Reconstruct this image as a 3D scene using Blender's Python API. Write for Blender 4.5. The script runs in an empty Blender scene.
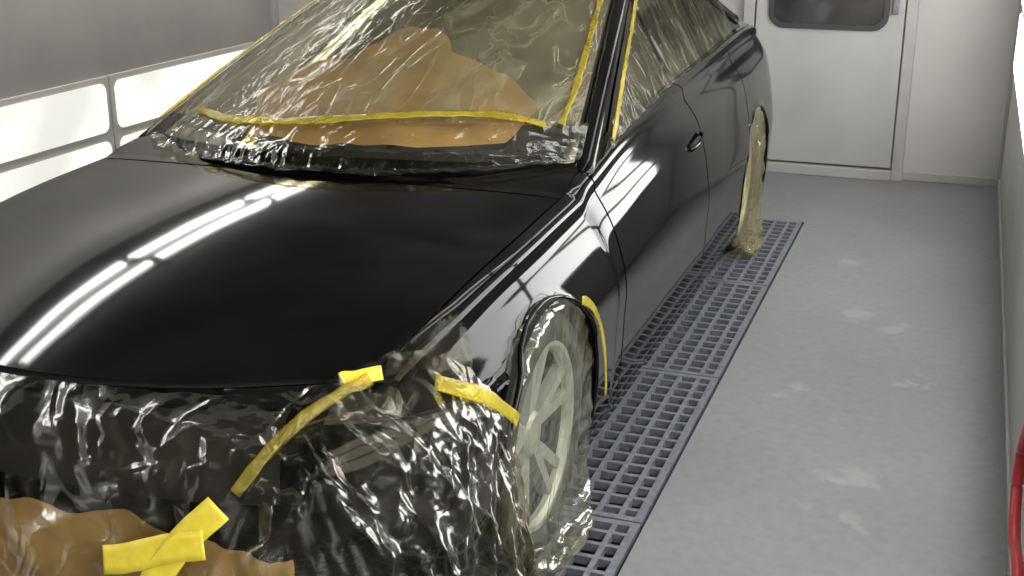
import bpy, math, random
from mathutils import Vector, noise
random.seed(4)
D = bpy.data
SC = bpy.context.scene
COL = SC.collection
PI = math.pi
try:
    SC.view_settings.view_transform = 'Standard'
except Exception:
    pass

# ------------------------------------------------------------ camera numbers
H = 1.72
FPX = 1250.0
TH = math.atan(415 / 1250.0)
PS = math.atan(477 / 1317.0)

def ray(u, v):
    du, dv = u - 512, 288 - v
    F = FPX * math.cos(TH) + dv * math.sin(TH)
    U = dv * math.cos(TH) - FPX * math.sin(TH)
    return Vector((du * math.cos(PS) - F * math.sin(PS), F * math.cos(PS) + du * math.sin(PS), U))

def at(u, v, axis, val):
    d = ray(u, v)
    o = (0, 0, H)
    t = (val - o[axis]) / d[axis]
    return Vector((0, 0, H)) + d * t

# ------------------------------------------------------------ materials
def P(m):
    return m.node_tree.nodes['Principled BSDF']

def mat(name, col, rough=.5, metal=0.0, coat=0.0, spec=.5):
    m = D.materials.new(name); m.use_nodes = True
    b = P(m)
    b.inputs['Base Color'].default_value = (*col, 1)
    b.inputs['Roughness'].default_value = rough
    b.inputs['Metallic'].default_value = metal
    b.inputs['Coat Weight'].default_value = coat
    b.inputs['Coat Roughness'].default_value = .03
    b.inputs['Specular IOR Level'].default_value = spec
    return m

def N(nt, typ, **kw):
    n = nt.nodes.new(typ)
    for k, v in kw.items():
        if k in n.inputs:
            n.inputs[k].default_value = v
        else:
            setattr(n, k, v)
    return n

def math_node(nt, op, a, b=None, clamp=False):
    n = nt.nodes.new('ShaderNodeMath'); n.operation = op; n.use_clamp = clamp
    for i, x in enumerate((a, b)):
        if x is None: continue
        if isinstance(x, (int, float)): n.inputs[i].default_value = x
        else: nt.links.new(x, n.inputs[i])
    return n.outputs[0]

def noisy(name, c1, c2, scale, rough=.6, bump=0.0, detail=4, lo=.35, hi=.65, metal=0.0):
    m = mat(name, c1, rough, metal); nt = m.node_tree; b = P(m)
    g = N(nt, 'ShaderNodeNewGeometry')
    n = N(nt, 'ShaderNodeTexNoise', Scale=scale, Detail=detail)
    nt.links.new(g.outputs['Position'], n.inputs['Vector'])
    r = N(nt, 'ShaderNodeValToRGB')
    r.color_ramp.elements[0].position = lo; r.color_ramp.elements[0].color = (*c1, 1)
    r.color_ramp.elements[1].position = hi; r.color_ramp.elements[1].color = (*c2, 1)
    nt.links.new(n.outputs['Fac'], r.inputs['Fac'])
    nt.links.new(r.outputs['Color'], b.inputs['Base Color'])
    if bump:
        bp = N(nt, 'ShaderNodeBump', Strength=bump, Distance=.01)
        nt.links.new(n.outputs['Fac'], bp.inputs['Height'])
        nt.links.new(bp.outputs['Normal'], b.inputs['Normal'])
    return m

def emis(name, col, s):
    m = mat(name, (.4, .4, .4), .5); b = P(m)
    b.inputs['Emission Color'].default_value = (*col, 1)
    b.inputs['Emission Strength'].default_value = s
    return m

def film_mat(name, tint, body, f0, f1, scale=6, stretch=(1, 1, 1), rough=.2, bump=.3, crease=.12, gloss=.22, grough=.13):
    m = mat(name, body, rough, spec=.5); nt = m.node_tree; b = P(m)
    out = nt.nodes['Material Output']
    tc = N(nt, 'ShaderNodeTexCoord')
    mp = N(nt, 'ShaderNodeMapping'); mp.inputs['Scale'].default_value = stretch
    nt.links.new(tc.outputs['Object'], mp.inputs['Vector'])
    n1 = N(nt, 'ShaderNodeTexNoise', Scale=scale, Detail=2.0, Distortion=.8)
    n2 = N(nt, 'ShaderNodeTexNoise', Scale=scale * .4, Detail=3.0, Distortion=.5)
    n3 = N(nt, 'ShaderNodeTexNoise', Scale=scale * .55, Detail=1.0, Distortion=1.2)
    for n in (n1, n2, n3):
        nt.links.new(mp.outputs['Vector'], n.inputs['Vector'])
    def ridge(n, k):
        a = math_node(nt, 'SUBTRACT', n.outputs['Fac'], .5)
        a = math_node(nt, 'ABSOLUTE', a)
        a = math_node(nt, 'MULTIPLY', a, k, True)
        return math_node(nt, 'SUBTRACT', 1.0, a, True)
    r1 = ridge(n1, 22); r3 = ridge(n3, 26)
    rr = math_node(nt, 'MAXIMUM', r1, r3)
    mr = N(nt, 'ShaderNodeMapRange')
    mr.inputs['From Min'].default_value = .36; mr.inputs['From Max'].default_value = .66
    mr.inputs['To Min'].default_value = f0; mr.inputs['To Max'].default_value = f1
    nt.links.new(n2.outputs['Fac'], mr.inputs['Value'])
    fac = math_node(nt, 'ADD', mr.outputs['Result'], math_node(nt, 'MULTIPLY', rr, crease), True)
    hgt = math_node(nt, 'ADD', math_node(nt, 'MULTIPLY', rr, .25), n3.outputs['Fac'])
    bp = N(nt, 'ShaderNodeBump', Strength=bump, Distance=.03)
    nt.links.new(hgt, bp.inputs['Height'])
    nt.links.new(bp.outputs['Normal'], b.inputs['Normal'])
    tr = N(nt, 'ShaderNodeBsdfTransparent'); tr.inputs['Color'].default_value = (*tint, 1)
    gl = N(nt, 'ShaderNodeBsdfGlossy', Roughness=grough)
    nt.links.new(bp.outputs['Normal'], gl.inputs['Normal'])
    lw = N(nt, 'ShaderNodeFresnel', IOR=1.45)
    nt.links.new(bp.outputs['Normal'], lw.inputs['Normal'])
    gf = math_node(nt, 'MULTIPLY', lw.outputs[0], gloss * 3, True)
    gf = math_node(nt, 'MINIMUM', gf, .4)
    mx0 = N(nt, 'ShaderNodeMixShader'); mx = N(nt, 'ShaderNodeMixShader')
    nt.links.new(fac, mx0.inputs[0])
    nt.links.new(tr.outputs[0], mx0.inputs[1])
    nt.links.new(b.outputs[0], mx0.inputs[2])
    nt.links.new(gf, mx.inputs[0])
    nt.links.new(mx0.outputs[0], mx.inputs[1])
    nt.links.new(gl.outputs[0], mx.inputs[2])
    nt.links.new(mx.outputs[0], out.inputs['Surface'])
    return m

def paint_mat():
    m = mat('black_paint', (.0015, .0015, .002), .055, spec=.23); nt = m.node_tree; b = P(m)
    g = N(nt, 'ShaderNodeNewGeometry')
    n = N(nt, 'ShaderNodeTexNoise', Scale=3.0, Detail=0.5)
    nt.links.new(g.outputs['Position'], n.inputs['Vector'])
    bp = N(nt, 'ShaderNodeBump', Strength=.08, Distance=.02)
    nt.links.new(n.outputs['Fac'], bp.inputs['Height']); nt.links.new(bp.outputs['Normal'], b.inputs['Normal'])
    return m
M = {}
M['paint'] = paint_mat()
M['inner'] = mat('dark_inner', (.005, .005, .005), .8)
M['glass'] = mat('dark_glass', (.008, .009, .008), .06)
M['tyre'] = noisy('tyre_rubber', (.009, .009, .009), (.016, .016, .016), 60, .75)
M['rim'] = mat('rim_metal', (.40, .405, .41), .4, .5)
M['rimdark'] = mat('rim_barrel', (.02, .02, .02), .5, .5)
M['lamp'] = mat('headlamp_lens', (.03, .032, .034), .12)
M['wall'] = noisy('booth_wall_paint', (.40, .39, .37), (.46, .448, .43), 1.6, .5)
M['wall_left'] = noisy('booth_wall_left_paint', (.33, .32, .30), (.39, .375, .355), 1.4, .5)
M['ceil'] = noisy('ceiling_filter', (.15, .145, .138), (.30, .29, .275), 1.2, .8)
M['doorp'] = noisy('door_paint', (.34, .335, .32), (.39, .385, .37), 2.0, .45)
M['frame'] = noisy('frame_paint', (.32, .31, .295), (.37, .36, .345), 5, .45)
M['lframe'] = noisy('light_frame_paint', (.56, .545, .50), (.62, .60, .56), 5, .45)
M['dark_gasket'] = mat('dark_gasket', (.035, .035, .035), .5)
M['winglass'] = noisy('door_window_glass', (.025, .024, .024), (.065, .06, .058), 3.5, .1)
M['steel'] = noisy('grate_steel', (.12, .13, .15), (.18, .19, .215), 40, .42, metal=.3)
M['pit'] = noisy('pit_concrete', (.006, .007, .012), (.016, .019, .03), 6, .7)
M['tape'] = noisy('yellow_tape', (.60, .465, .025), (.70, .56, .05), 35, .5, .05)
M['tape2'] = film_mat('yellow_tape_film', (.90, .80, .22), (.44, .365, .04), .26, .56, 14, rough=.35, bump=.2, gloss=.06)
M['tape3'] = film_mat('faded_tape_film', (.90, .80, .34), (.38, .33, .06), .12, .30, 14, rough=.35, bump=.2, gloss=.05)
M['paper'] = noisy('kraft_paper', (.24, .135, .037), (.37, .22, .068), 6, .75, .4)
M['paper2'] = noisy('pale_kraft_paper', (.34, .215, .085), (.48, .33, .15), 6, .75, .4)
M['hose'] = mat('red_hose', (.40, .025, .035), .35)
M['tube'] = emis('fluorescent_tube', (1.0, .98, .94), 23)
M['tube_r'] = emis('fluorescent_tube_dim', (1.0, .98, .94), 8)
def panel_mat():
    m = mat('lit_diffuser', (.3, .3, .28), .5); nt = m.node_tree; b = P(m)
    g = N(nt, 'ShaderNodeNewGeometry')
    n = N(nt, 'ShaderNodeTexNoise', Scale=1.6, Detail=1.0)
    nt.links.new(g.outputs['Position'], n.inputs['Vector'])
    mr = N(nt, 'ShaderNodeMapRange')
    mr.inputs['From Min'].default_value = .35; mr.inputs['From Max'].default_value = .65
    mr.inputs['To Min'].default_value = .76; mr.inputs['To Max'].default_value = 1.10
    nt.links.new(n.outputs['Fac'], mr.inputs['Value'])
    b.inputs['Emission Color'].default_value = (1.0, .985, .90, 1)
    nt.links.new(mr.outputs['Result'], b.inputs['Emission Strength'])
    return m
M['panel'] = panel_mat()
M['panel_r'] = emis('lit_diffuser_bright', (1.0, .99, .97), 9.5)
M['housing'] = mat('fixture_housing', (.3, .3, .29), .5)

def floor_mat():
    m = mat('painted_concrete', (.18, .18, .18), .42); nt = m.node_tree; b = P(m)
    g = N(nt, 'ShaderNodeNewGeometry')
    n1 = N(nt, 'ShaderNodeTexNoise', Scale=1.3, Detail=6.0)
    n2 = N(nt, 'ShaderNodeTexNoise', Scale=26.0, Detail=5.0)
    n3 = N(nt, 'ShaderNodeTexNoise', Scale=11.0, Detail=6.0)
    for n in (n1, n2, n3): nt.links.new(g.outputs['Position'], n.inputs['Vector'])
    r = N(nt, 'ShaderNodeValToRGB')
    r.color_ramp.elements[0].position = .3; r.color_ramp.elements[0].color = (.150, .157, .160, 1)
    r.color_ramp.elements[1].position = .7; r.color_ramp.elements[1].color = (.180, .187, .191, 1)
    nt.links.new(n1.outputs['Fac'], r.inputs['Fac'])
    acc = None
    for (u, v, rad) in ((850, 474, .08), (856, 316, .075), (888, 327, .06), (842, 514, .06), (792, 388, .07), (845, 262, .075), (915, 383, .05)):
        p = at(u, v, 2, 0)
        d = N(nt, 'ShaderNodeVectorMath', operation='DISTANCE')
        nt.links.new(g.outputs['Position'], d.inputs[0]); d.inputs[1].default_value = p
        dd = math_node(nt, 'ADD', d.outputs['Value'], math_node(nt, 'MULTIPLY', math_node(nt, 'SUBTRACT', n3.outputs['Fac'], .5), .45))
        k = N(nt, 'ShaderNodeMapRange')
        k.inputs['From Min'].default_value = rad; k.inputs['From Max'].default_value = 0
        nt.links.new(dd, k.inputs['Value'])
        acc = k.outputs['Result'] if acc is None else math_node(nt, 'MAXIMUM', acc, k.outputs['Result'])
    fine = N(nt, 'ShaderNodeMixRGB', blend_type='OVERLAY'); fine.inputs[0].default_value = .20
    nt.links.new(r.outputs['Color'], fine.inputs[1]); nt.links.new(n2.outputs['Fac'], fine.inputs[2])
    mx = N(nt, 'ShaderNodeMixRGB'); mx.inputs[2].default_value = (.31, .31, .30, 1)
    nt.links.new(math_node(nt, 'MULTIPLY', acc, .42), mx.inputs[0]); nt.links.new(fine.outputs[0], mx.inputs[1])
    nt.links.new(mx.outputs[0], b.inputs['Base Color'])
    bp = N(nt, 'ShaderNodeBump', Strength=.08, Distance=.01)
    nt.links.new(n2.outputs['Fac'], bp.inputs['Height']); nt.links.new(bp.outputs['Normal'], b.inputs['Normal'])
    return m
M['floor'] = floor_mat()
M['film_ws'] = film_mat('windshield_film', (.86, .82, .64), (.28, .255, .155), .17, .36, 6, (1.8, .5, .5), .28, .30, .17, .08)
M['film_clear'] = film_mat('clear_film', (.86, .84, .72), (.09, .085, .062), .0, .06, 7, (1, 1, 1), .24, .35, .04, .045, .18)
M['film_side'] = film_mat('side_window_film', (.84, .82, .68), (.24, .225, .15), .0, .07, 7, (1, 1.4, .35), .24, .3, .14, .08)
M['film_front'] = film_mat('bumper_film', (.70, .67, .57), (.11, .103, .07), .0, .09, 5, (1, 1, .7), .28, .38, .06, .05, .20)
M['film_wheel'] = film_mat('wheel_film', (.86, .86, .74), (.21, .21, .155), .06, .20, 6, (1, 1, 1), .28, .25, .11, .07)
M['film_rear'] = film_mat('rear_wheel_film', (.9, .86, .58), (.30, .285, .15), .18, .38, 8, (1, 1, 1), .28, .3, .12, .08)

# ------------------------------------------------------------ mesh helpers
def link_mesh(name, verts, faces, m, parent=None, smooth=True, mats=None, fm=None):
    me = D.meshes.new(name)
    me.from_pydata([tuple(v) for v in verts], [], faces)
    for mm in (mats or [m]): me.materials.append(mm)
    if fm:
        for i, k in enumerate(fm): me.polygons[i].material_index = k
    for p in me.polygons: p.use_smooth = smooth
    me.update()
    o = D.objects.new(name, me); COL.objects.link(o)
    if parent: o.parent = parent
    return o

def empty(name, loc=(0, 0, 0)):
    o = D.objects.new(name, None); COL.objects.link(o); o.location = loc
    o.empty_display_size = .1
    return o

def tag(o, label=None, cat=None, group=None, kind=None):
    if label: o['label'] = label
    if cat: o['category'] = cat
    if group: o['group'] = group
    if kind: o['kind'] = kind
    return o

def recentre(o, base=Vector((0, 0, 0))):
    me = o.data
    xs = [v.co.x for v in me.vertices]; ys = [v.co.y for v in me.vertices]; zs = [v.co.z for v in me.vertices]
    c = Vector(((min(xs) + max(xs)) / 2, (min(ys) + max(ys)) / 2, min(zs)))
    for v in me.vertices: v.co -= c
    o.location = c + base
    return o

class MB:
    def __init__(s): s.v = []; s.f = []
    def box(s, a, b):
        n = len(s.v)
        x0, y0, z0 = a; x1, y1, z1 = b
        s.v += [(x0, y0, z0), (x1, y0, z0), (x1, y1, z0), (x0, y1, z0), (x0, y0, z1), (x1, y0, z1), (x1, y1, z1), (x0, y1, z1)]
        for q in ((0, 3, 2, 1), (4, 5, 6, 7), (0, 1, 5, 4), (1, 2, 6, 5), (2, 3, 7, 6), (3, 0, 4, 7)):
            s.f.append(tuple(n + i for i in q))
        return s
    def build(s, name, m, parent=None, bevel=0, smooth=False):
        o = link_mesh(name, s.v, s.f, m, parent, smooth)
        if bevel:
            bv = o.modifiers.new('bevel', 'BEVEL'); bv.width = bevel; bv.segments = 2; bv.limit_method = 'ANGLE'
        return o

def patch(name, fn, nu, nv, m, parent=None):
    vs = [fn(i / nu, j / nv) for i in range(nu + 1) for j in range(nv + 1)]
    fs = []
    for i in range(nu):
        for j in range(nv):
            a = i * (nv + 1) + j
            fs.append((a, a + nv + 1, a + nv + 2, a + 1))
    return link_mesh(name, vs, fs, m, parent)

def tube(name, pts, r, m, parent=None, seg=10, caps=True):
    pts = [Vector(p) for p in pts]; vs = []; fs = []
    n = len(pts)
    for i, p in enumerate(pts):
        t = (pts[min(i + 1, n - 1)] - pts[max(i - 1, 0)]).normalized()
        up = Vector((0, 0, 1)) if abs(t.z) < .9 else Vector((1, 0, 0))
        a = t.cross(up).normalized(); b = a.cross(t).normalized()
        rr = r(i / (n - 1)) if callable(r) else (r, r)
        for k in range(seg):
            th = 2 * PI * k / seg
            vs.append(p + a * math.cos(th) * rr[0] + b * math.sin(th) * rr[1])
    for i in range(n - 1):
        for k in range(seg):
            fs.append((i * seg + k, i * seg + (k + 1) % seg, (i + 1) * seg + (k + 1) % seg, (i + 1) * seg + k))
    if caps:
        fs.append(tuple(range(seg))[::-1]); fs.append(tuple((n - 1) * seg + k for k in range(seg)))
    return link_mesh(name, vs, fs, m, parent)

def ribbon(name, pts, nrms, width, m, parent=None, wob=.0, ragged=.25):
    n = len(pts); vs = []; fs = []
    K = 4
    for i in range(n):
        t = (pts[min(i + 1, n - 1)] - pts[max(i - 1, 0)]).normalized()
        s = t.cross(nrms[i]).normalized()
        w = width * (1 + ragged * noise.noise(pts[i] * 9) + ragged * .7 * noise.noise(pts[i] * 31))
        for k in range(K + 1):
            q = k / K - .5
            vs.append(pts[i] + s * w * q + nrms[i] * (wob * noise.noise(pts[i] * 30 + Vector((k * .7, 0, 0)))))
    for i in range(n - 1):
        for k in range(K):
            a = i * (K + 1) + k
            fs.append((a, a + 1, a + K + 2, a + K + 1))
    o = link_mesh(name, vs, fs, m, parent)
    sd = o.modifiers.new('thick', 'SOLIDIFY'); sd.thickness = .0015; sd.offset = 0
    return o

def pchip(keys):
    xs = [k[0] for k in keys]; ys = [k[1] for k in keys]; n = len(xs)
    h = [xs[i + 1] - xs[i] for i in range(n - 1)]
    d = [(ys[i + 1] - ys[i]) / h[i] for i in range(n - 1)]
    m = [0] * n
    m[0] = d[0]; m[-1] = d[-1]
    for i in range(1, n - 1):
        if d[i - 1] * d[i] > 0:
            w1 = 2 * h[i] + h[i - 1]; w2 = h[i] + 2 * h[i - 1]
            m[i] = (w1 + w2) / (w1 / d[i - 1] + w2 / d[i])
    def f(x):
        if x <= xs[0]: return ys[0]
        if x >= xs[-1]: return ys[-1]
        i = 0
        while x > xs[i + 1]: i += 1
        t = (x - xs[i]) / h[i]
        return ((1 + 2 * t) * (1 - t) ** 2 * ys[i] + t * (1 - t) ** 2 * h[i] * m[i] + t * t * (3 - 2 * t) * ys[i + 1] + t * t * (t - 1) * h[i] * m[i + 1])
    return f

def catm(pts, t):
    n = len(pts) - 1
    x = max(0, min(n - 1e-6, t * n)); i = int(x); f = x - i
    p1 = pts[i]; p2 = pts[i + 1]
    p0 = pts[i - 1] if i > 0 else p1 * 2 - p2
    p3 = pts[i + 2] if i + 2 <= n else p2 * 2 - p1
    return .5 * ((2 * p1) + (p2 - p0) * f + (2 * p0 - 5 * p1 + 4 * p2 - p3) * f * f + (3 * p1 - p0 - 3 * p2 + p3) * f ** 3)

def ridged(p, s, seed=0.0):
    return 1 - 2.2 * abs(noise.noise(p * s + Vector((seed, seed * .7, -seed))))

# ============================================================ ROOM
XL, XR, YB, YF, ZC = -4.47, .25, 7.57, -2.2, 2.8
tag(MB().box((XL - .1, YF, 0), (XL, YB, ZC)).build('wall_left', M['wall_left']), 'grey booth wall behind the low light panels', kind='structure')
tag(MB().box((XR, YF, 0), (XR + .1, YB, ZC)).build('wall_right', M['wall']), 'pale booth wall along the right aisle', kind='structure')
tag(MB().box((XL - .1, YB, 0), (XR + .1, YB + .1, ZC)).build('wall_back', M['wall']), 'off-white back wall around the door', kind='structure')
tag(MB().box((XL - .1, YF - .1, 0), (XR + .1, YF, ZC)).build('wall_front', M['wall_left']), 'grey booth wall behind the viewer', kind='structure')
tag(MB().box((XL - .1, YF - .1, ZC), (XR + .1, YB + .1, ZC + .1)).build('ceiling', M['ceil']), 'grey ceiling of the spray booth', kind='structure')
PX0, PX1, PY0, PY1 = -1.33, -.706, .79, 6.40
def make_floor():
    xs = [XL - .1, PX0, PX1, XR + .1]; ys = [YF - .1, PY0, PY1, YB + .1]
    v = []; f = []; fm = []
    def quad(a, b, c, d, k):
        n = len(v); v.extend([a, b, c, d]); f.append((n, n + 1, n + 2, n + 3)); fm.append(k)
    for i in range(3):
        for j in range(3):
            if i == 1 and j == 1: continue
            quad((xs[i], ys[j], 0), (xs[i + 1], ys[j], 0), (xs[i + 1], ys[j + 1], 0), (xs[i], ys[j + 1], 0), 0)
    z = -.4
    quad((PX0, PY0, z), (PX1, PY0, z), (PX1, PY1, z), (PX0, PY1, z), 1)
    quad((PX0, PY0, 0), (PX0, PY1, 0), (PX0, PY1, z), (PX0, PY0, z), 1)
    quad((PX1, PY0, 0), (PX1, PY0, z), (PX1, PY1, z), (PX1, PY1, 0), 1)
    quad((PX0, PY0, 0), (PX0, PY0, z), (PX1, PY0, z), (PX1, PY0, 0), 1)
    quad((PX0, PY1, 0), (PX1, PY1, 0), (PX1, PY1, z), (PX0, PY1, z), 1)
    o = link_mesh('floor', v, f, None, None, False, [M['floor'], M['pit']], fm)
    tag(o, 'grey painted concrete floor with pale scuffs and a drain pit', kind='structure')
make_floor()

tag(MB().box((XR - .012, YF, 0), (XR, YB, .05)).build('baseboard_right', M['frame'], bevel=.003), kind='structure')
tag(MB().box((-.33, YB - .012, 0), (XR - .012, YB, .05)).build('baseboard_back', M['frame'], bevel=.003), kind='structure')
tag(MB().box((XL, YB - .05, 0), (XL + .05, YB, ZC)).build('trim_1', M['frame'], bevel=.004), kind='structure')
tag(MB().box((XR - .02, YB - .02, 0.05), (XR, YB, ZC)).build('trim_2', M['frame'], bevel=.003), kind='structure')
tag(MB().box((-1.42, YB - .012, 0), (-1.40, YB, ZC)).build('trim_3', M['frame']), kind='structure')

def rrect(x0, x1, z0, z1, r, n=6):
    pts = []
    for cx, cz, a0 in ((x1 - r, z1 - r, 0), (x0 + r, z1 - r, 90), (x0 + r, z0 + r, 180), (x1 - r, z0 + r, 270)):
        for k in range(n + 1):
            a = math.radians(a0 + 90 * k / n)
            pts.append((cx + r * math.cos(a), cz + r * math.sin(a)))
    return pts
def plate(name, pts, y0, y1, m, parent, swap=False):
    n = len(pts)
    v = [(x, y0, z) for x, z in pts] + [(x, y1, z) for x, z in pts]
    if swap: v = [(b, a, c) for a, b, c in v]
    f = [tuple(range(n)), tuple(range(n, 2 * n))[::-1]] + [(i, n + i, n + (i + 1) % n, (i + 1) % n) for i in range(n)]
    return link_mesh(name, v, f, m, parent, False)
def ringplate(name, po, pi, y0, y1, m, parent):
    n = len(po); v = []
    for y in (y0, y1):
        v += [(x, y, z) for x, z in po]; v += [(x, y, z) for x, z in pi]
    f = []
    for i in range(n):
        j = (i + 1) % n
        f.append((i, j, n + j, n + i)); f.append((2 * n + i, 3 * n + i, 3 * n + j, 2 * n + j))
        f.append((i, 2 * n + i, 2 * n + j, j)); f.append((n + i, n + j, 3 * n + j, 3 * n + i))
    return link_mesh(name, v, f, m, parent, False)
dr = empty('door_1', (-.78, YB, 0)); tag(dr, 'pale booth door with rounded dark window in the back wall', kind='structure')
DX0, DX1 = -.42, .42
MB().box((DX0, -.045, .07), (DX1, -.005, 2.05)).build('door_leaf', M['doorp'], dr, bevel=.006)
fr = MB().box((DX0 - .07, -.06, 0), (DX0 - .008, 0, 2.13)).box((DX1 + .008, -.06, 0), (DX1 + .07, 0, 2.13)).box((DX0 - .008, -.06, 2.06), (DX1 + .008, 0, 2.13))
fr.build('door_frame', M['frame'], dr, bevel=.004)
MB().box((DX0 - .008, -.075, 0), (DX1 + .008, 0, .06)).build('threshold', M['frame'], dr, bevel=.005)
wo = rrect(-.345, .335, .86, 1.62, .09); wi = rrect(-.315, .305, .89, 1.59, .07)
ringplate('window_gasket', wo, wi, -.058, -.044, M['dark_gasket'], dr)
plate('window_pane', wi, -.05, -.0455, M['winglass'], dr)
MB().box((.35, -.075, .96), (.385, -.045, 1.12)).build('door_handle', M['steel'], dr, bevel=.006)
MB().box((DX0 - .02, -.066, .35), (DX0 + .01, -.045, .47)).build('hinge', M['steel'], dr, bevel=.003)
MB().box((DX0 - .02, -.066, 1.6), (DX0 + .01, -.045, 1.72)).build('hinge', M['steel'], dr, bevel=.003)

# light panels on side walls: frame slab with rounded glowing panes
def light_panel(x, y0, y1, z0, z1, side, label, group, rows, m):
    e = empty('light_panel', (x, (y0 + y1) / 2, z0)); tag(e, label, 'wall light', group)
    L = (y1 - y0) / 2; hh = z1 - z0; w = .035
    a, b = sorted((.002 * side, .02 * side))
    MB().box((a, -L, 0), (b, L, hh)).build('frame', M['lframe'], e, bevel=.004)
    st = (hh - 2 * w + .05) / rows
    for k in range(rows):
        za = w + k * st; zb = za + st - .05
        plate('pane', rrect(-L + w, L - w, za, zb, .05), .0205 * side, .026 * side, m, e, True)
names = {0: 'glowing low light panel on left wall, the one nearest the back corner', 1: 'glowing low light panel on left wall cut by the photo edge, beside the hood'}
for i in range(5):
    y1 = 7.28 - i * 1.54
    light_panel(XL, y1 - 1.53, y1, .0, .66, 1, names.get(i, 'glowing low light panel further along the left wall, out of view'), 'low light panels on the left wall', 2, M['panel'])
for i in range(3):
    y1 = 6.95 - i * 2.54
    light_panel(XR, y1 - 2.50, y1, .74, 1.74, -1, 'glowing light panel on the right wall at the photo edge' if i == 0 else 'glowing light panel along the right wall mirrored in the car doors', 'light panels on the right wall', 3, M['panel_r'])

# ceiling fixtures with twin tubes
def fixture(x, yc, L, label, group, m):
    e = empty('fluorescent_fixture', (x, yc, ZC - .10)); tag(e, label, 'light fixture', group)
    MB().box((-.17, -L / 2, .065), (.17, L / 2, .099)).build('housing', M['housing'], e, bevel=.004)
    MB().box((-.12, -L / 2, .02), (.12, -L / 2 + .03, .065)).build('lamp_holder', M['housing'], e)
    MB().box((-.12, L / 2 - .03, .02), (.12, L / 2, .065)).build('lamp_holder', M['housing'], e)
    for k in (-1, 1):
        tube('tube', [Vector((k * .11, -L / 2 + .03, .025)), Vector((k * .11, L / 2 - .03, .025))], .036, m, e, 12)
for i in range(6):
    yc = 6.8 - i * 1.5
    fixture(-3.9, yc, 1.44, 'twin tube fluorescent fixture on the left of the ceiling, mirrored in the hood', 'ceiling fixtures on the left', M['tube'])
    fixture(-.45, yc, 1.44, 'twin tube fluorescent fixture on the right of the ceiling above the aisle', 'ceiling fixtures on the right', M['tube_r'])

# floor grates
def grate(y0, y1, label):
    e = empty('floor_grate', ((-.716 - 1.32) / 2, (y0 + y1) / 2, -.03)); tag(e, label, 'grate', 'steel grates over the drain pit')
    W = (1.32 - .716) / 2; L = (y1 - y0) / 2 - .004
    f = MB(); w = .024; zt = .034
    f.box((-W, -L, 0), (-W + w, L, zt)).box((W - w, -L, 0), (W, L, zt)).box((-W + w, -L, 0), (W - w, -L + w, zt)).box((-W + w, L - w, 0), (W - w, L, zt))
    f.build('frame', M['steel'], e)
    g = MB(); nx = 9; ny = 16
    for i in range(1, nx):
        x = -W + 2 * W * i / nx; g.box((x - .0078, -L + w, .010), (x + .0078, L - w, zt - .001))
    for j in range(1, ny):
        y = -L + 2 * L * j / ny; g.box((-W + w, y - .0078, .008), (W - w, y + .0078, zt - .002))
    g.build('bars', M['steel'], e)
for k, (a, b) in enumerate(((.80, 1.91), (1.91, 3.03), (3.03, 4.15), (4.15, 5.27), (5.27, 6.39))):
    grate(a, b, ['steel floor grate out of view in front of the car', 'steel floor grate nearest the viewer, beside the plastic wrapped front wheel',
                 'steel floor grate just behind the front wheel', 'steel floor grate alongside the car doors, second from the far end', 'steel floor grate farthest away, beside the rear wheel'][k])

hp = [at(u, v, 0, XR - .028) for u, v in ((1032, 418), (1023, 448), (1018, 480), (1015, 515), (1015, 545), (1018, 575))]
hp += [hp[-1] + Vector((0, -.12, -.10)), hp[-1] + Vector((0, -.26, -.22))]
hp += [Vector((XR - .03, hp[-1].y - .15, .016)), Vector((XR - .04, hp[-1].y - .5, .016))]
pts = [catm(hp, i / 90) for i in range(91)]
for p in pts: p.z = max(p.z, .015)
tag(recentre(tube('air_hose', pts, .0135, M['hose'], None, 12)), 'red air hose hanging against the right wall near the floor', 'hose')

# ============================================================ CAR
CX, CY = -1.79, 2.81
WB = 2.99
TE = 4.12
car = empty('car', (CX, CY, 0))
tag(car, 'glossy black sedan freshly painted, masked with plastic film and yellow tape', 'car')
zc_r = pchip([(.3, .924), (.45, .935), (.62, .942), (1, .90), (2.9, .93), (3.2, 1.01), (3.6, 1.045), (3.98, 1.03), (TE, .98)])
def zc_f(y):
    if y <= .3: return .896 + .108 * y - .078 * y * y + .036 * y ** 3
    return zc_r(y)
zs_r = pchip([(.3, .862), (.62, .892), (1.0, .93), (1.7, .965), (2.5, .985), (3.2, 1.0), (3.85, .985), (TE, .94)])
def zs_f(y):
    if y <= .3: return zc_f(y) - (.050 + .040 * y)
    return zs_r(y)
xs_f = pchip([(-.86, .68), (-.5, .73), (0, .762), (.3, .762), (.62, .753), (1.0, .744), (2.5, .744), (3.2, .742), (3.8, .715), (TE, .65)])
w_f = pchip([(-.86, .80), (-.6, .855), (-.2, .895), (.3, .905), (1.5, .912), (2.9, .916), (3.4, .905), (3.85, .865), (TE, .79)])
c_f = pchip([(-.86, .45), (-.5, .28), (-.2, .20), (.18, .28), (.62, 0), (3.3, 0), (TE, -.30)])
SEG = [10, 10, 6, 6, 8, 8, 8, 5, 3]
J = [0]
for s in SEG: J.append(J[-1] + s)
def cm(V, i, f):
    p0 = V[i - 1]; p1 = V[i]; p2 = V[i + 1]; p3 = V[i + 2] if i + 2 < len(V) else p2 * 2 - p1
    return .5 * ((2 * p1) + (p2 - p0) * f + (2 * p0 - 5 * p1 + 4 * p2 - p3) * f * f + (3 * p1 - p0 - 3 * p2 + p3) * f ** 3)
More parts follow.
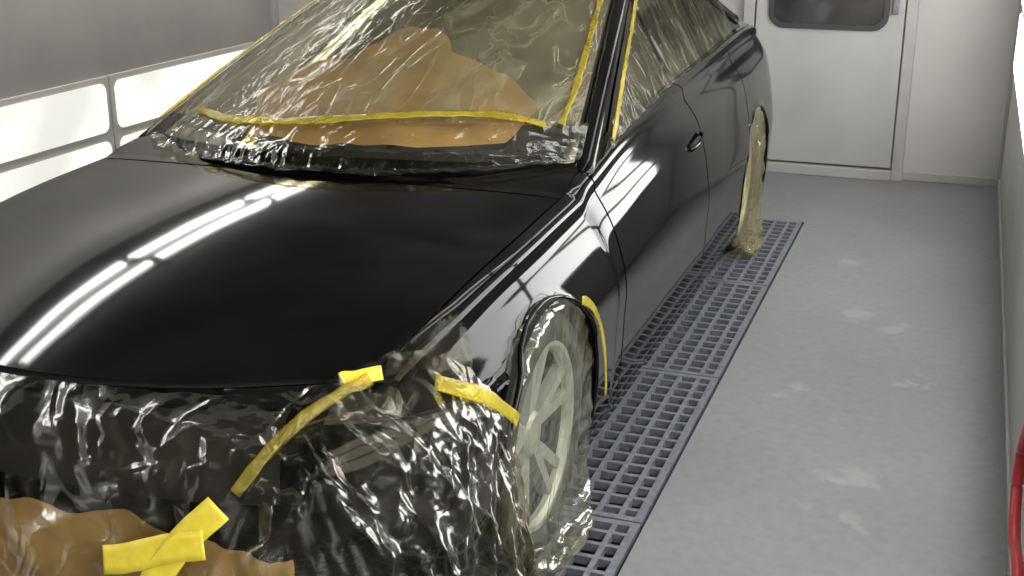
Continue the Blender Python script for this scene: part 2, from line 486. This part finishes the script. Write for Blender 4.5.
def profile(t):
    zc, zs, xs, w = zc_f(t), zs_f(t), xs_f(t), w_f(t)
    e = w - xs
    pts = [(0, zc), (.5 * xs, zc - .22 * (zc - zs)), (xs, zs), (xs + .37 * e, zs - .064), (xs + .74 * e, zs - .168), (w, .575), (w - .003, .44), (w - .010, .30), (w - .028, .165), (w - .09, .10)]
    V = [Vector((a, 0, b)) for a, b in pts]
    V = [Vector((-V[1].x, 0, V[1].z))] + V
    res = []
    for i, n in enumerate(SEG):
        for k in range(n):
            res.append(cm(V, i + 1, k / n))
    res.append(V[-1])
    return res
_pc = {}
def prof(t):
    k = round(t, 5)
    if k not in _pc:
        pr = profile(t); c = c_f(t)
        _pc[k] = [Vector((p.x, t + c * (p.x / .9) ** 2, p.z)) for p in pr]
    return _pc[k]
def skin_z(x, y):
    x = abs(x); t = y
    for _ in range(12): t = .5 * t + .5 * (y - c_f(t) * (x / .9) ** 2)
    t = max(-.86, min(TE, t)); pr = prof(round(t, 2))
    for a, b in zip(pr, pr[1:]):
        if a.x <= x <= b.x:
            return a.z + (b.z - a.z) * (x - a.x) / max(1e-6, b.x - a.x)
    return pr[J[3]].z
GAP = .0055
def stations(t0, t1, g0=GAP, g1=GAP):
    a = t0 + g0; b = t1 - g1
    n = max(2, int((b - a) / .02))
    return [a + (b - a) * i / n for i in range(n + 1)]
AR, AZ = .364, .332
def skin_part(name, t0, t1, j0, j1, side, m, parent, inset=0.0, arch=True, gap=True, g0=GAP, g1=GAP):
    st = stations(t0, t1, g0, g1)
    js = list(range(j0, j1 + 1)) if side else list(range(-j1, j1 + 1))
    vs = []
    for t in st:
        pr = prof(t); row = []
        for j in js:
            p = pr[abs(j)].copy()
            if side: p.x *= side
            elif j < 0: p.x *= -1
            row.append(p)
        if gap and len(row) > 2:
            for e, nb in ((0, 1), (-1, -2)):
                d = row[nb] - row[e]
                if not (side and j0 == 0 and e == 0):
                    row[e] = row[e] + d.normalized() * min(.003, d.length * .5)
        if inset:
            for p in row: p.x *= 1 - inset; p.z -= inset * .9
        vs += row
    n = len(js); fs = []
    ins = [False] * len(vs); cen = [None] * len(vs)
    if arch:
        for i, p in enumerate(vs):
            if abs(p.x) > .55:
                for cy in (0, WB):
                    if math.hypot(p.y - cy, p.z - AZ) < AR: ins[i] = True; cen[i] = cy
    for i in range(len(st) - 1):
        for k in range(n - 1):
            a = i * n + k
            q = (a, a + n, a + n + 1, a + 1) if side >= 0 else (a, a + 1, a + n + 1, a + n)
            if all(ins[x] for x in q): continue
            fs.append(q)
    used = sorted(set(x for f in fs for x in f)); mp = {x: i for i, x in enumerate(used)}
    for x in used:
        if ins[x]:
            p = vs[x]; d = Vector((0, p.y - cen[x], p.z - AZ)); d = d.normalized() * AR
            p.y = cen[x] + d.y; p.z = AZ + d.z
    return link_mesh(name, [vs[x] for x in used], [tuple(mp[x] for x in f) for f in fs], m, parent)

skin_part('body_shell', -.86, TE, 0, J[9], 0, M['inner'], car, inset=.016, gap=False)
skin_part('hood', -.86, .22, 0, J[2], 0, M['paint'], car)
skin_part('cowl_panel', .22, .70, 0, J[2], 0, M['paint'], car, gap=False)
DS = 1.82
for s in (1, -1):
    skin_part('front_fender', -.86, .62, J[2], J[9], s, M['paint'], car)
    fd = skin_part('front_door', .62, DS, J[2], J[8], s, M['paint'], car)
    rd = skin_part('rear_door', DS, 2.74, J[2], J[8], s, M['paint'], car)
    skin_part('sill_panel', .62, 2.74, J[8], J[9], s, M['inner'], car)
    skin_part('rear_fender', 2.74, TE, J[2], J[9], s, M['paint'], car)
    for par, y in ((fd, 1.70),):
        z = .765; pr = prof(y)
        xx = min(pr[J[3]:J[6]], key=lambda p: abs(p.z - z)).x
        hpts = [Vector((s * (xx + o), y + d, z + .005 * k)) for k, (d, o) in enumerate(((-.09, .0), (-.078, .014), (-.04, .020), (0, .021), (.04, .020), (.07, .014), (.08, .0)))]
        tube('door_handle', [catm(hpts, i / 18) for i in range(19)], lambda q: (.006, .009), M['paint'], par, 10)
    for cy in (0, WB):
        vs = []; fs = []
        na = 24
        for k in range(na + 1):
            a = math.radians(-25 + 230 * k / na)
            for x in (.45, .875):
                vs.append((s * x, cy + (AR + .004) * math.cos(a), AZ + (AR + .004) * math.sin(a)))
        for k in range(na): fs.append((2 * k, 2 * k + 1, 2 * k + 3, 2 * k + 2))
        fs.append(tuple(2 * k for k in range(na + 1)))
        link_mesh('wheel_well', vs, fs, M['inner'], car)
        lip = []
        for k in range(37):
            a = math.radians(-18 + 216 * k / 36)
            y = cy + AR * math.cos(a); z = AZ + AR * math.sin(a)
            pr = prof(min(TE, max(-.86, round(y, 2))))
            xx = min(pr[J[3]:], key=lambda p: abs(p.z - z)).x
            lip.append(Vector((s * (xx - .004), y, z)))
        tube('arch_lip', lip, .008, M['paint'], car, 8)
MB().box((-.5, -.75, .15), (.5, 3.8, .30)).build('underbody', M['inner'], car)
skin_part('trunk_lid', 3.25, TE, 0, J[2], 0, M['paint'], car)
lastr = prof(TE - GAP)
ring = [Vector((-p.x, p.y, p.z)) for p in lastr[::-1]] + [p.copy() for p in lastr[1:]]
vs = []; NR = 6
ctr = Vector((0, TE + .03, .6))
for r in range(NR + 1):
    f = r / NR
    for p in ring:
        q = p.lerp(ctr, f); q.y = p.y * (1 - f) + ctr.y * f + .06 * math.sin(min(1, f * 2.2) * PI / 2) * (1 - f * .3)
        vs.append(q)
n = len(ring)
fs = [(r * n + k, r * n + k + 1, (r + 1) * n + k + 1, (r + 1) * n + k) for r in range(NR) for k in range(n - 1)]
link_mesh('rear_bumper', vs, fs, M['paint'], car)

# greenhouse
def WSb(s): return Vector((.738 * s, .28 + .41 * s * s, .960 - .062 * s * s))
def WSt(s): return Vector((.525 * s, 1.60 + .29 * s * s, 1.385 - .055 * s * s))
WSN = lambda s: Vector((.25 * s, -.36, .90)).normalized()
def WS(s, t, off=0.0):
    p = WSb(s).lerp(WSt(s), t)
    return p + WSN(s) * (.05 * 4 * t * (1 - t) * .6 * (1 - .5 * s * s) + off)
zt_f = pchip([(.64, .895), (.9, .975), (1.2, 1.085), (1.55, 1.21), (1.89, 1.325), (2.2, 1.37), (2.5, 1.355), (2.8, 1.28), (3.1, 1.165), (3.35, 1.06), (3.5, 1.015)])
zb_f = lambda y: zs_f(y) - .004
def SX(z): return .752 - (z - .93) * (.752 - .54) / .40
patch('windshield', lambda a, b: WS(a * 2 - 1, b), 30, 20, M['glass'], car)
for s in (1, -1):
    def pf(a, b):
        y = .65 + 2.82 * a; z0 = zb_f(y); z1 = max(zt_f(y), z0 + .004); z = z0 + (z1 - z0) * b
        return Vector((s * SX(z), y, z))
    patch('pillar_panel', pf, 60, 12, M['paint'], car)
    def win(name, ya, yb, top):
        def fn(a, b):
            y = ya + (yb - ya) * a
            z0 = zb_f(y) + .02; z1 = max(z0 + .004, zt_f(y) - top)
            z = z0 + (z1 - z0) * b
            return Vector((s * (SX(z) + .006), y, z))
        patch(name, fn, 30, 10, M['glass'], car)
    win('front_window', .92, DS - .05, .045)
    win('rear_window', DS + .05, 2.95, .045)
    E = []
    for k in range(49):
        f = k / 48
        y = .62 + 2.80 * f
        if y < 1.89:
            t = (y - .69) / 1.20
            p = WS(s, max(-.05, t)) + Vector((s * .010, .012, -.010))
        else:
            z = zt_f(y); p = Vector((s * (SX(z) - .014), y, z - .004))
        E.append(p)
    for _ in range(2):
        E = [E[0]] + [(E[i - 1] + E[i] * 2 + E[i + 1]) / 4 for i in range(1, len(E) - 1)] + [E[-1]]
    tube('windshield_pillar', E, lambda q: (.036, .034), M['paint'], car, 16)
def roof(a, b):
    s = a * 2 - 1
    ye = 1.89 + .86 * b
    ze = zt_f(ye)
    y = ye - .29 * (1 - s * s) * (1 - b) - .10 * (1 - s * s) * b
    return Vector(((SX(ze) - .012) * s, y, ze + .055 * (1 - s * s)))
patch('roof_panel', roof, 30, 24, M['paint'], car)
def rearglass(a, b):
    s = a * 2 - 1
    p = roof(a, 1.0); q = Vector((.66 * s, 3.44 - .10 * s * s, 1.05 - .04 * s * s))
    r = p.lerp(q, b); r.z += .05 * 4 * b * (1 - b) * .6; return r
patch('rear_windshield', rearglass, 24, 14, M['glass'], car)

# front bumper, lamps, grille
def hood_edge(x):
    x = abs(x); pr = prof(-.8545)
    best = None
    for a, b in zip(pr[:J[4]], pr[1:J[4] + 1]):
        if a.x <= x <= b.x:
            f = (x - a.x) / max(1e-6, b.x - a.x); best = a.lerp(b, f)
    return best or pr[J[4]]
def bump_pt(a, v, off=0.0):
    sg = 1 if a >= 0 else -1; ph = abs(a) * PI / 2
    x = .87 * math.sin(ph) ** .77; y = -.40 - .48 * max(0, math.cos(ph)) ** .85
    he = hood_edge(min(x, .76))
    Q = [Vector((min(x, .76), he.y, he.z - .016)), Vector((x * .98, y + .05, .635)), Vector((x, y, .50)), Vector((x, y + .012, .34)), Vector((x * .97, y + .07, .21))]
    p = catm(Q, v)
    o = Vector((math.sin(ph), -math.cos(ph), .3 * (1 - v))).normalized() * off
    p = p + o
    p.x *= sg
    return p
patch('front_bumper', lambda a, b: bump_pt(a * 2 - 1, b), 70, 24, M['paint'], car)
patch('grille', lambda a, b: bump_pt(-.38 + .76 * a, .16 + .36 * b, .006), 24, 10, M['inner'], car)
for s in (1, -1):
    patch('headlight', lambda a, b: bump_pt(s * (.46 + .28 * a), .06 + .18 * b + .02 * a, .003 + .003 * math.sin(PI * a) * math.sin(PI * b)), 20, 10, M['lamp'], car)

# wheels
def lathe(prof_pts, seg):
    vs = []; fs = []; n = len(prof_pts)
    for k in range(seg):
        a = 2 * PI * k / seg
        for x, r in prof_pts: vs.append((x, r * math.cos(a), r * math.sin(a)))
    for k in range(seg):
        for i in range(n - 1):
            fs.append((k * n + i, ((k + 1) % seg) * n + i, ((k + 1) % seg) * n + i + 1, k * n + i + 1))
    return vs, fs
def wheel(x, y, s):
    vs, fs = lathe([(.08, .240), (.102, .252), (.112, .250), (.110, .238), (.098, .226), (.085, .222)], 56)
    def addbox(pts):
        n = len(vs); vs.extend([tuple(p) for p in pts])
        for q in ((0, 3, 2, 1), (4, 5, 6, 7), (0, 1, 5, 4), (1, 2, 6, 5), (2, 3, 7, 6), (3, 0, 4, 7)): fs.append(tuple(n + i for i in q))
    for k in range(5):
        for dd in (-.19, .19):
            a0 = 2 * PI * k / 5 + .3; a1 = a0 + dd
            d0 = Vector((0, math.cos(a0), math.sin(a0))); d1 = Vector((0, math.cos(a1), math.sin(a1)))
            p0 = d0 * .045 + Vector((.072, 0, 0)); p1 = d1 * .232 + Vector((.100, 0, 0))
            t = (p1 - p0).normalized(); w = Vector((1, 0, 0)).cross(t).normalized(); X = Vector((1, 0, 0))
            w0, w1, th = .024, .018, .032
            addbox([p0 - w * w0 - X * th, p0 + w * w0 - X * th, p1 + w * w1 - X * th, p1 - w * w1 - X * th, p0 - w * w0 * .8, p0 + w * w0 * .8, p1 + w * w1 * .8, p1 - w * w1 * .8])
    n = len(vs)
    hv, hf = lathe([(.03, .066), (.076, .062), (.084, .05), (.086, .001)], 28)
    vs += hv; fs += [tuple(n + i for i in f) for f in hf]
    if s < 0: vs = [(-v[0], v[1], v[2]) for v in vs]; fs = [f[::-1] for f in fs]
    w = link_mesh('wheel', vs, fs, M['rim'], car, False); w.location = (x * s, y, .333)
    bv_, bf_ = lathe([(.085, .236), (-.10, .225), (-.09, .10), (-.03, .10), (-.03, .001)], 48)
    if s < 0: bv_ = [(-v[0], v[1], v[2]) for v in bv_]; bf_ = [f[::-1] for f in bf_]
    link_mesh('rim_barrel', bv_, bf_, M['rimdark'], w)
    tv, tf = lathe([(-.105, .236), (-.12, .26), (-.122, .292), (-.112, .318), (-.095, .330), (-.04, .333), (-.038, .326), (-.03, .326), (-.028, .333), (.028, .333), (.03, .326), (.038, .326), (.04, .333), (.095, .330), (.112, .318), (.122, .292), (.12, .26), (.108, .245), (.10, .236)], 72)
    if s < 0: tv = [(-v[0], v[1], v[2]) for v in tv]; tf = [f[::-1] for f in tf]
    link_mesh('tyre', tv, tf, M['tyre'], w)
for y in (0, WB):
    for s in (1, -1): wheel(.752 if y == 0 else .735, y, s)

# ============================================================ MASKING
BASE = Vector((CX, CY, 0))
def thing_patch(name, fn, nu, nv, m, label, cat, group=None):
    o = patch(name, fn, nu, nv, m); recentre(o, BASE); return tag(o, label, cat, group)
def thing_ribbon(name, pts, nr, w, m, label, group='yellow tape strips', wob=.0015, ragged=.25):
    o = ribbon(name, pts, nr, w, m, None, wob, ragged); recentre(o, BASE); return tag(o, label, 'tape', group)

def ws_w(q):
    return ridged(Vector((q.x * 1.5 + q.y * .3, q.y * .30, q.z * .3)), 4.5, 3.1) * .52 + ridged(Vector((q.x * 1.3 - q.y * .5, q.y * .45, 0)), 9, 8.0) * .34 + ridged(Vector((q.x + q.y * .2, q.y * .5, 0)), 19, 1.0) * .15
def tape_t(s):
    return .09 + .06 * max(0, min(1, (s + .3)))
def wsfilm(a, b):
    s = -.985 + 1.955 * a
    sc = max(-1, min(1, s))
    t0 = tape_t(s) - .025
    t = t0 + (1.06 - t0) * b
    p = WS(sc, t, .022)
    return p + WSN(sc) * (ws_w(p) * .009)
thing_patch('masking_film', wsfilm, 220, 150, M['film_ws'], 'wrinkled yellowish plastic film covering the windshield', 'plastic film')
def wsskirt(a, b):
    s = -1.02 + 2.03 * a; sc = max(-1, min(1, s))
    e = .075 + .036 * noise.noise(Vector((s * 4.0, 2.2, 0))) + .026 * noise.noise(Vector((s * 13, 5.2, 0))) + .018 * noise.noise(Vector((s * 40, 5.2, 0)))
    e *= 1 - .5 * abs(sc) ** 3
    t1 = tape_t(s) - .01
    if b < .55:
        t = t1 * (1 - b / .55); p = WS(sc, t, .016)
    else:
        k = (b - .55) / .45; base = WS(sc, 0, .016)
        y = base.y - e * k
        zz = skin_z(base.x, y) + .008
        kk = min(1, k * 1.6); kk = kk * kk * (3 - 2 * kk)
        z = max(zz, base.z * (1 - kk) + zz * kk)
        p = Vector((base.x, y, z))
    q = p + Vector((noise.noise(p * 5), noise.noise(p * 5 + Vector((3, 1, 2))), 0)) * .05
    w = ridged(q, 6, 4.0) * .5 + ridged(Vector((q.x * 1.4, q.y, q.z)), 13, 2.0) * .33 + ridged(q, 28, 2.0) * .10
    return p + WSN(sc) * (w * .011 + .008)
thing_patch('masking_film', wsskirt, 300, 64, M['film_clear'], 'dark glossy crumpled plastic skirt with ragged edge along the windshield base', 'plastic film')

poly = [(-.42, .20), (-.30, .37), (-.10, .39), (.0, .55), (.22, .57), (.36, .46), (.64, .36), (.84, .22), (.74, .07), (.45, .03), (.2, .045), (-.02, .03), (-.24, .06)]
def wspaper(a, b):
    n = len(poly); x = a * n; i = int(x) % n; f = x - int(x)
    px = poly[i][0] * (1 - f) + poly[(i + 1) % n][0] * f; py = poly[i][1] * (1 - f) + poly[(i + 1) % n][1] * f
    s = .22 + (px - .22) * b; t = .26 + (py - .26) * b
    s += .03 * noise.noise(Vector((px * 7, py * 7, 2))) * b; t += .02 * noise.noise(Vector((px * 7, py * 7, 8))) * b
    return WS(s, t, .006 + .005 * ridged(Vector((s * 2, t * 2, 0)), 2.6, 4))
thing_patch('masking_paper', wspaper, 104, 16, M['paper'], 'orange brown kraft paper sheet under the windshield film', 'masking paper')

def along_ws(st, off):
    pts = []; nr = []
    V = [Vector((a, b, 0)) for a, b in st]
    for i in range(61):
        q = catm(V, i / 60); pts.append(WS(max(-1, min(1, q.x)), q.y, off)); nr.append(WSN(q.x))
    return pts, nr
p_, n_ = along_ws([(s, tape_t(s) - .012 + d) for s, d in ((-.66, .012), (-.4, -.01), (-.1, -.015), (.2, .0), (.45, .015), (.7, .01), (.86, -.02))], .036)
thing_ribbon('masking_tape', p_, n_, .034, M['tape2'], 'long yellow tape strip running across the lower windshield film', wob=.004, ragged=.45)
p_, n_ = along_ws([(-.97, .02), (-.96, .3), (-.95, .6), (-.94, 1.0)], .038)
thing_ribbon('masking_tape', p_, n_, .016, M['tape2'], 'yellow tape strip along the far edge of the windshield', wob=.004, ragged=.5)
p_, n_ = along_ws([(.91, .12), (.925, .3), (.925, .6), (.92, 1.0)], .040)
thing_ribbon('masking_tape', p_, n_, .020, M['tape2'], 'yellow tape strip up the near windshield pillar', wob=.004, ragged=.5)

def sidefilm(s):
    def fn(a, b):
        y = .74 + 2.40 * a
        z0 = zb_f(y) - .0 + .012 * noise.noise(Vector((y * 6, 1, s))); z1 = max(z0 + .01, zt_f(y) - .012)
        z = z0 + (z1 - z0) * b
        q = Vector((0, y * 1.5 + z * .3, z * .3))
        w = ridged(q, 6, 2.0) * .6 + ridged(Vector((0, y + z * .8, z * .4)), 12, 5) * .28
        return Vector((s * (SX(z) + .022 + .009 * w + .012 * b), y, z))
    return fn
thing_patch('masking_film', sidefilm(1), 240, 40, M['film_side'], 'clear wrinkled film over the side windows facing the aisle', 'plastic film')
thing_patch('masking_film', sidefilm(-1), 120, 24, M['film_side'], 'clear wrinkled film over the far side windows', 'plastic film')
pts = []; nr = []
for i in range(61):
    f = i / 60
    y = .86 + 1.10 * f; z = zt_f(y) - .020
    pts.append(Vector((SX(z) + .046, y, z))); nr.append(Vector((.85, -.1, .5)).normalized())
thing_ribbon('masking_tape', pts, nr, .018, M['tape2'], 'yellow tape strip along the front edge of the aisle side window', wob=.004, ragged=.5)

# bumper film: one loose sheet hanging from hood edge to floor like a tent
COLS = [
    ((0, -.855, .712), (0, -.925, .62), (0, -.99, .38), (0, -1.08, .04)),
    ((.42, -.785, .704), (.43, -.89, .61), (.46, -.97, .38), (.50, -1.08, .03)),
    ((.58, -.70, .710), (.64, -.82, .59), (.71, -.93, .34), (.78, -1.03, .02)),
    ((.69, -.56, .742), (.77, -.70, .57), (.87, -.82, .32), (.96, -.94, .015)),
    ((.785, -.47, .720), (.85, -.58, .54), (.94, -.68, .29), (1.02, -.80, .012)),
    ((.865, -.41, .62), (.90, -.47, .47), (.94, -.53, .27), (.98, -.62, .012)),
    ((.895, -.38, .53), (.90, -.40, .43), (.912, -.43, .26), (.925, -.47, .012)),
]
COLS = [tuple(Vector(q) for q in c) for c in COLS]
def mir(c): return tuple(Vector((-q.x, q.y, q.z)) for q in c)
CALL = [mir(c) for c in COLS[:0:-1]] + COLS
def bfilm(a, b, off=0.0, wr=1.0):
    rows = [catm([c[k] for c in CALL], a) for k in range(4)]
    rg = .022 * noise.noise(Vector((a * 30, 3, 0))) + .018 * noise.noise(Vector((a * 80, 1, 0)))
    b2 = b if b > .2 else (b - rg * (1 - b / .2))
    p = catm(rows, max(0, b2)) if b2 >= 0 else rows[0] + (rows[0] - rows[1]) * (-b2 * 2.0)
    outw = Vector((p.x * .9, -1.0 if abs(p.x) < .6 else -.45, .35)).normalized()
    q = Vector((p.x * 1.3, p.y * 1.3, p.z * .75))
    q = q + Vector((noise.noise(q * 3), noise.noise(q * 3 + Vector((5, 1, 2))), noise.noise(q * 3 + Vector((1, 7, 3))))) * .20
    top = max(0.0, 1 - b * 1.8)
    w = ridged(q, 3.0, 7.7) * .42 + ridged(q + Vector((p.z, 0, p.x)) * .4, 6.5, 2.5) * .34 + ridged(q, 13, 1.5) * (.13 + .14 * top) + ridged(q, 26, 6.5) * (.04 + .06 * top)
    amp = .044 * min(1, .26 + b * 3.0) * wr
    fold = ridged(Vector((a * 14 + b * 2.2, b * .9, 0)), 1.7, 9.0) * .6 + ridged(Vector((a * 14 - b * 1.8, b * 1.0, 3)), 3.4, 4.0) * .26
    k = max(0, b - .16)
    return p + outw * (w * amp + fold * .14 * k * wr + .010 + .012 * min(1, b * 4) + off)
thing_patch('masking_film', lambda a, b: bfilm(a, b), 460, 170, M['film_front'], 'dark smoky crumpled plastic film draped over the car front from hood edge to floor', 'plastic film')
def flap(a, b):
    A = [Vector((.70, -.59, .745)), Vector((.74, -.53, .775)), Vector((.775, -.45, .80)), Vector((.815, -.42, .765))]
    B = [Vector((.71, -.62, .71)), Vector((.765, -.57, .715)), Vector((.815, -.53, .70)), Vector((.855, -.48, .665))]
    p = catm(B, a).lerp(catm(A, a), b * (1 + .35 * noise.noise(Vector((a * 14, 0, 2)))))
    w = ridged(p, 9, 3) * .6 + ridged(p, 24, 6) * .4
    return p + Vector((.5, -.5, .7)) * (.012 * w + .014)
thing_patch('masking_film', flap, 70, 40, M['film_front'], 'ragged end of dark film standing up on the fender above the front wheel', 'plastic film')

def bpaper(a, b):
    aa = .34 + (.30 + .02 * noise.noise(Vector((b * 4, 1, 3)))) * a
    b0 = .50 + .08 * a + .025 * noise.noise(Vector((a * 5, 2, 5))) + .03 * noise.noise(Vector((a * 15, 2, 5)))
    p = bfilm(aa, b0 + (.97 - b0) * b, -.028, .6)
    return p + Vector((0, .008 + .010 * ridged(p, 9, 2), 0))
thing_patch('masking_paper', bpaper, 110, 60, M['paper2'], 'tan kraft paper sheet behind the bumper film at lower left', 'masking paper')

def on_film(ab, w, label, m, lift=.03, sm=.25, wob=.002, ragged=.2):
    V = [Vector((a, b, 0)) for a, b in ab]; pts = []; nr = []
    for i in range(31):
        q = catm(V, i / 30); p = bfilm(q.x, q.y, lift, sm); pts.append(p)
        nr.append(Vector((p.x * .9, -1.0 if abs(p.x) < .6 else -.45, .45)).normalized())
    thing_ribbon('masking_tape', pts, nr, w, m, label, wob=wob, ragged=ragged)
def ab_of(u, v, lift=.03):
    best = None
    cam = Vector((0, 0, H)); d = ray(u, v).normalized()
    for i in range(40, 121):
        for k in range(0, 81):
            a = i / 120; b = k / 80
            rows_p = bfilm(a, b, lift, .0) + BASE - cam
            tt = rows_p.dot(d); e = (rows_p - d * tt).length
            if best is None or e < best[0]: best = (e, a, b)
    return best[1], best[2]
for px, w, label, mk, lift in (
    (((96, 561), (130, 555), (165, 549), (196, 545)), .058, 'short yellow tape piece on the lower bumper film, flatter arm of the cross', 'tape', .084),
    (((142, 588), (166, 562), (190, 535), (214, 508)), .058, 'short yellow tape piece on the lower bumper film, steeper arm of the cross', 'tape', .080),
    (((235, 492), (285, 440), (325, 402), (368, 380)), .024, 'faded translucent yellow tape strip slanting down from the hood corner', 'tape3', .045),
    (((338, 381), (354, 377), (380, 373)), .030, 'small bright yellow tape piece at the hood corner', 'tape', .03)):
    on_film([ab_of(*q, lift) for q in px], w, label, M[mk], lift, 0.0, .0006 if mk == 'tape' else .003, .06 if mk == 'tape' else .3)
pts = [catm([Vector((.79, -.57, .70)), Vector((.855, -.46, .635)), Vector((.885, -.40, .58)), Vector((.90, -.36, .54))], i / 24) + Vector((.026, -.022, .010)) for i in range(25)]
thing_ribbon('masking_tape', pts, [Vector((.85, -.4, .3)).normalized()] * 25, .034, M['tape2'], 'yellow tape strip between fender and front bumper, ahead of the wheel arch')

def wheelfilm(cy, seed, big, R, bx):
    def fn(a, b):
        th = 2 * PI * a; r = R * b
        y = math.cos(th); z = math.sin(th)
        base = bx + .008 * math.cos(min(1, b * 1.1) * PI / 2)
        if b > .93: base -= ((b - .93) / .07) ** 2 * .05
        w = ridged(Vector((b * .6, y * 2.2, z * 2.2)), 2.6, seed + 3) * .6 * min(1, b * 1.5) + ridged(Vector((0, y * r, z * r)), 9, seed) * .3
        zz = .335 + z * r; yy = cy + y * r
        x = base + .012 * w
        if zz < .14:
            k = min(1, (.14 - zz) / .16)
            f = ridged(Vector((yy * 1.0, k * .5, seed)), 9, 2)
            x += (.055 * k + .03 * k * f) * big
            zz = max(.006 + .010 * (f + 1.3) * k, zz + .02 * k * f * big)
        return Vector((x, yy, zz))
    return fn
thing_patch('masking_film', wheelfilm(0, 2.3, 1, .368, .889), 240, 70, M['film_wheel'], 'hazy olive plastic film bag wrapped around the front wheel', 'plastic film')
thing_patch('masking_film', wheelfilm(WB, 6.1, .8, .374, .893), 160, 46, M['film_rear'], 'yellowish plastic film bag wrapped around the rear wheel', 'plastic film')
pts = []; nr = []
for i in range(31):
    a = math.radians(72 - 75 * i / 30)
    r = AR - .002
    pts.append(Vector((.924, r * math.cos(a), AZ + r * math.sin(a)))); nr.append(Vector((1, .05, .1)).normalized())
thing_ribbon('masking_tape', pts, nr, .028, M['tape2'], 'yellow tape strip curving along the rear of the front wheel arch', ragged=.4)

# ============================================================ camera / world
w = D.worlds.new('World'); SC.world = w; w.use_nodes = True
w.node_tree.nodes['Background'].inputs[0].default_value = (.5, .5, .5, 1)
w.node_tree.nodes['Background'].inputs[1].default_value = .05
cam = D.cameras.new('camera'); co = D.objects.new('camera', cam); COL.objects.link(co)
co.location = (0, 0, H); co.rotation_euler = (PI / 2 - TH, 0, PS)
cam.sensor_width = 36; cam.lens = FPX * 36 / 1024; cam.clip_start = .02
SC.camera = co
print('built')
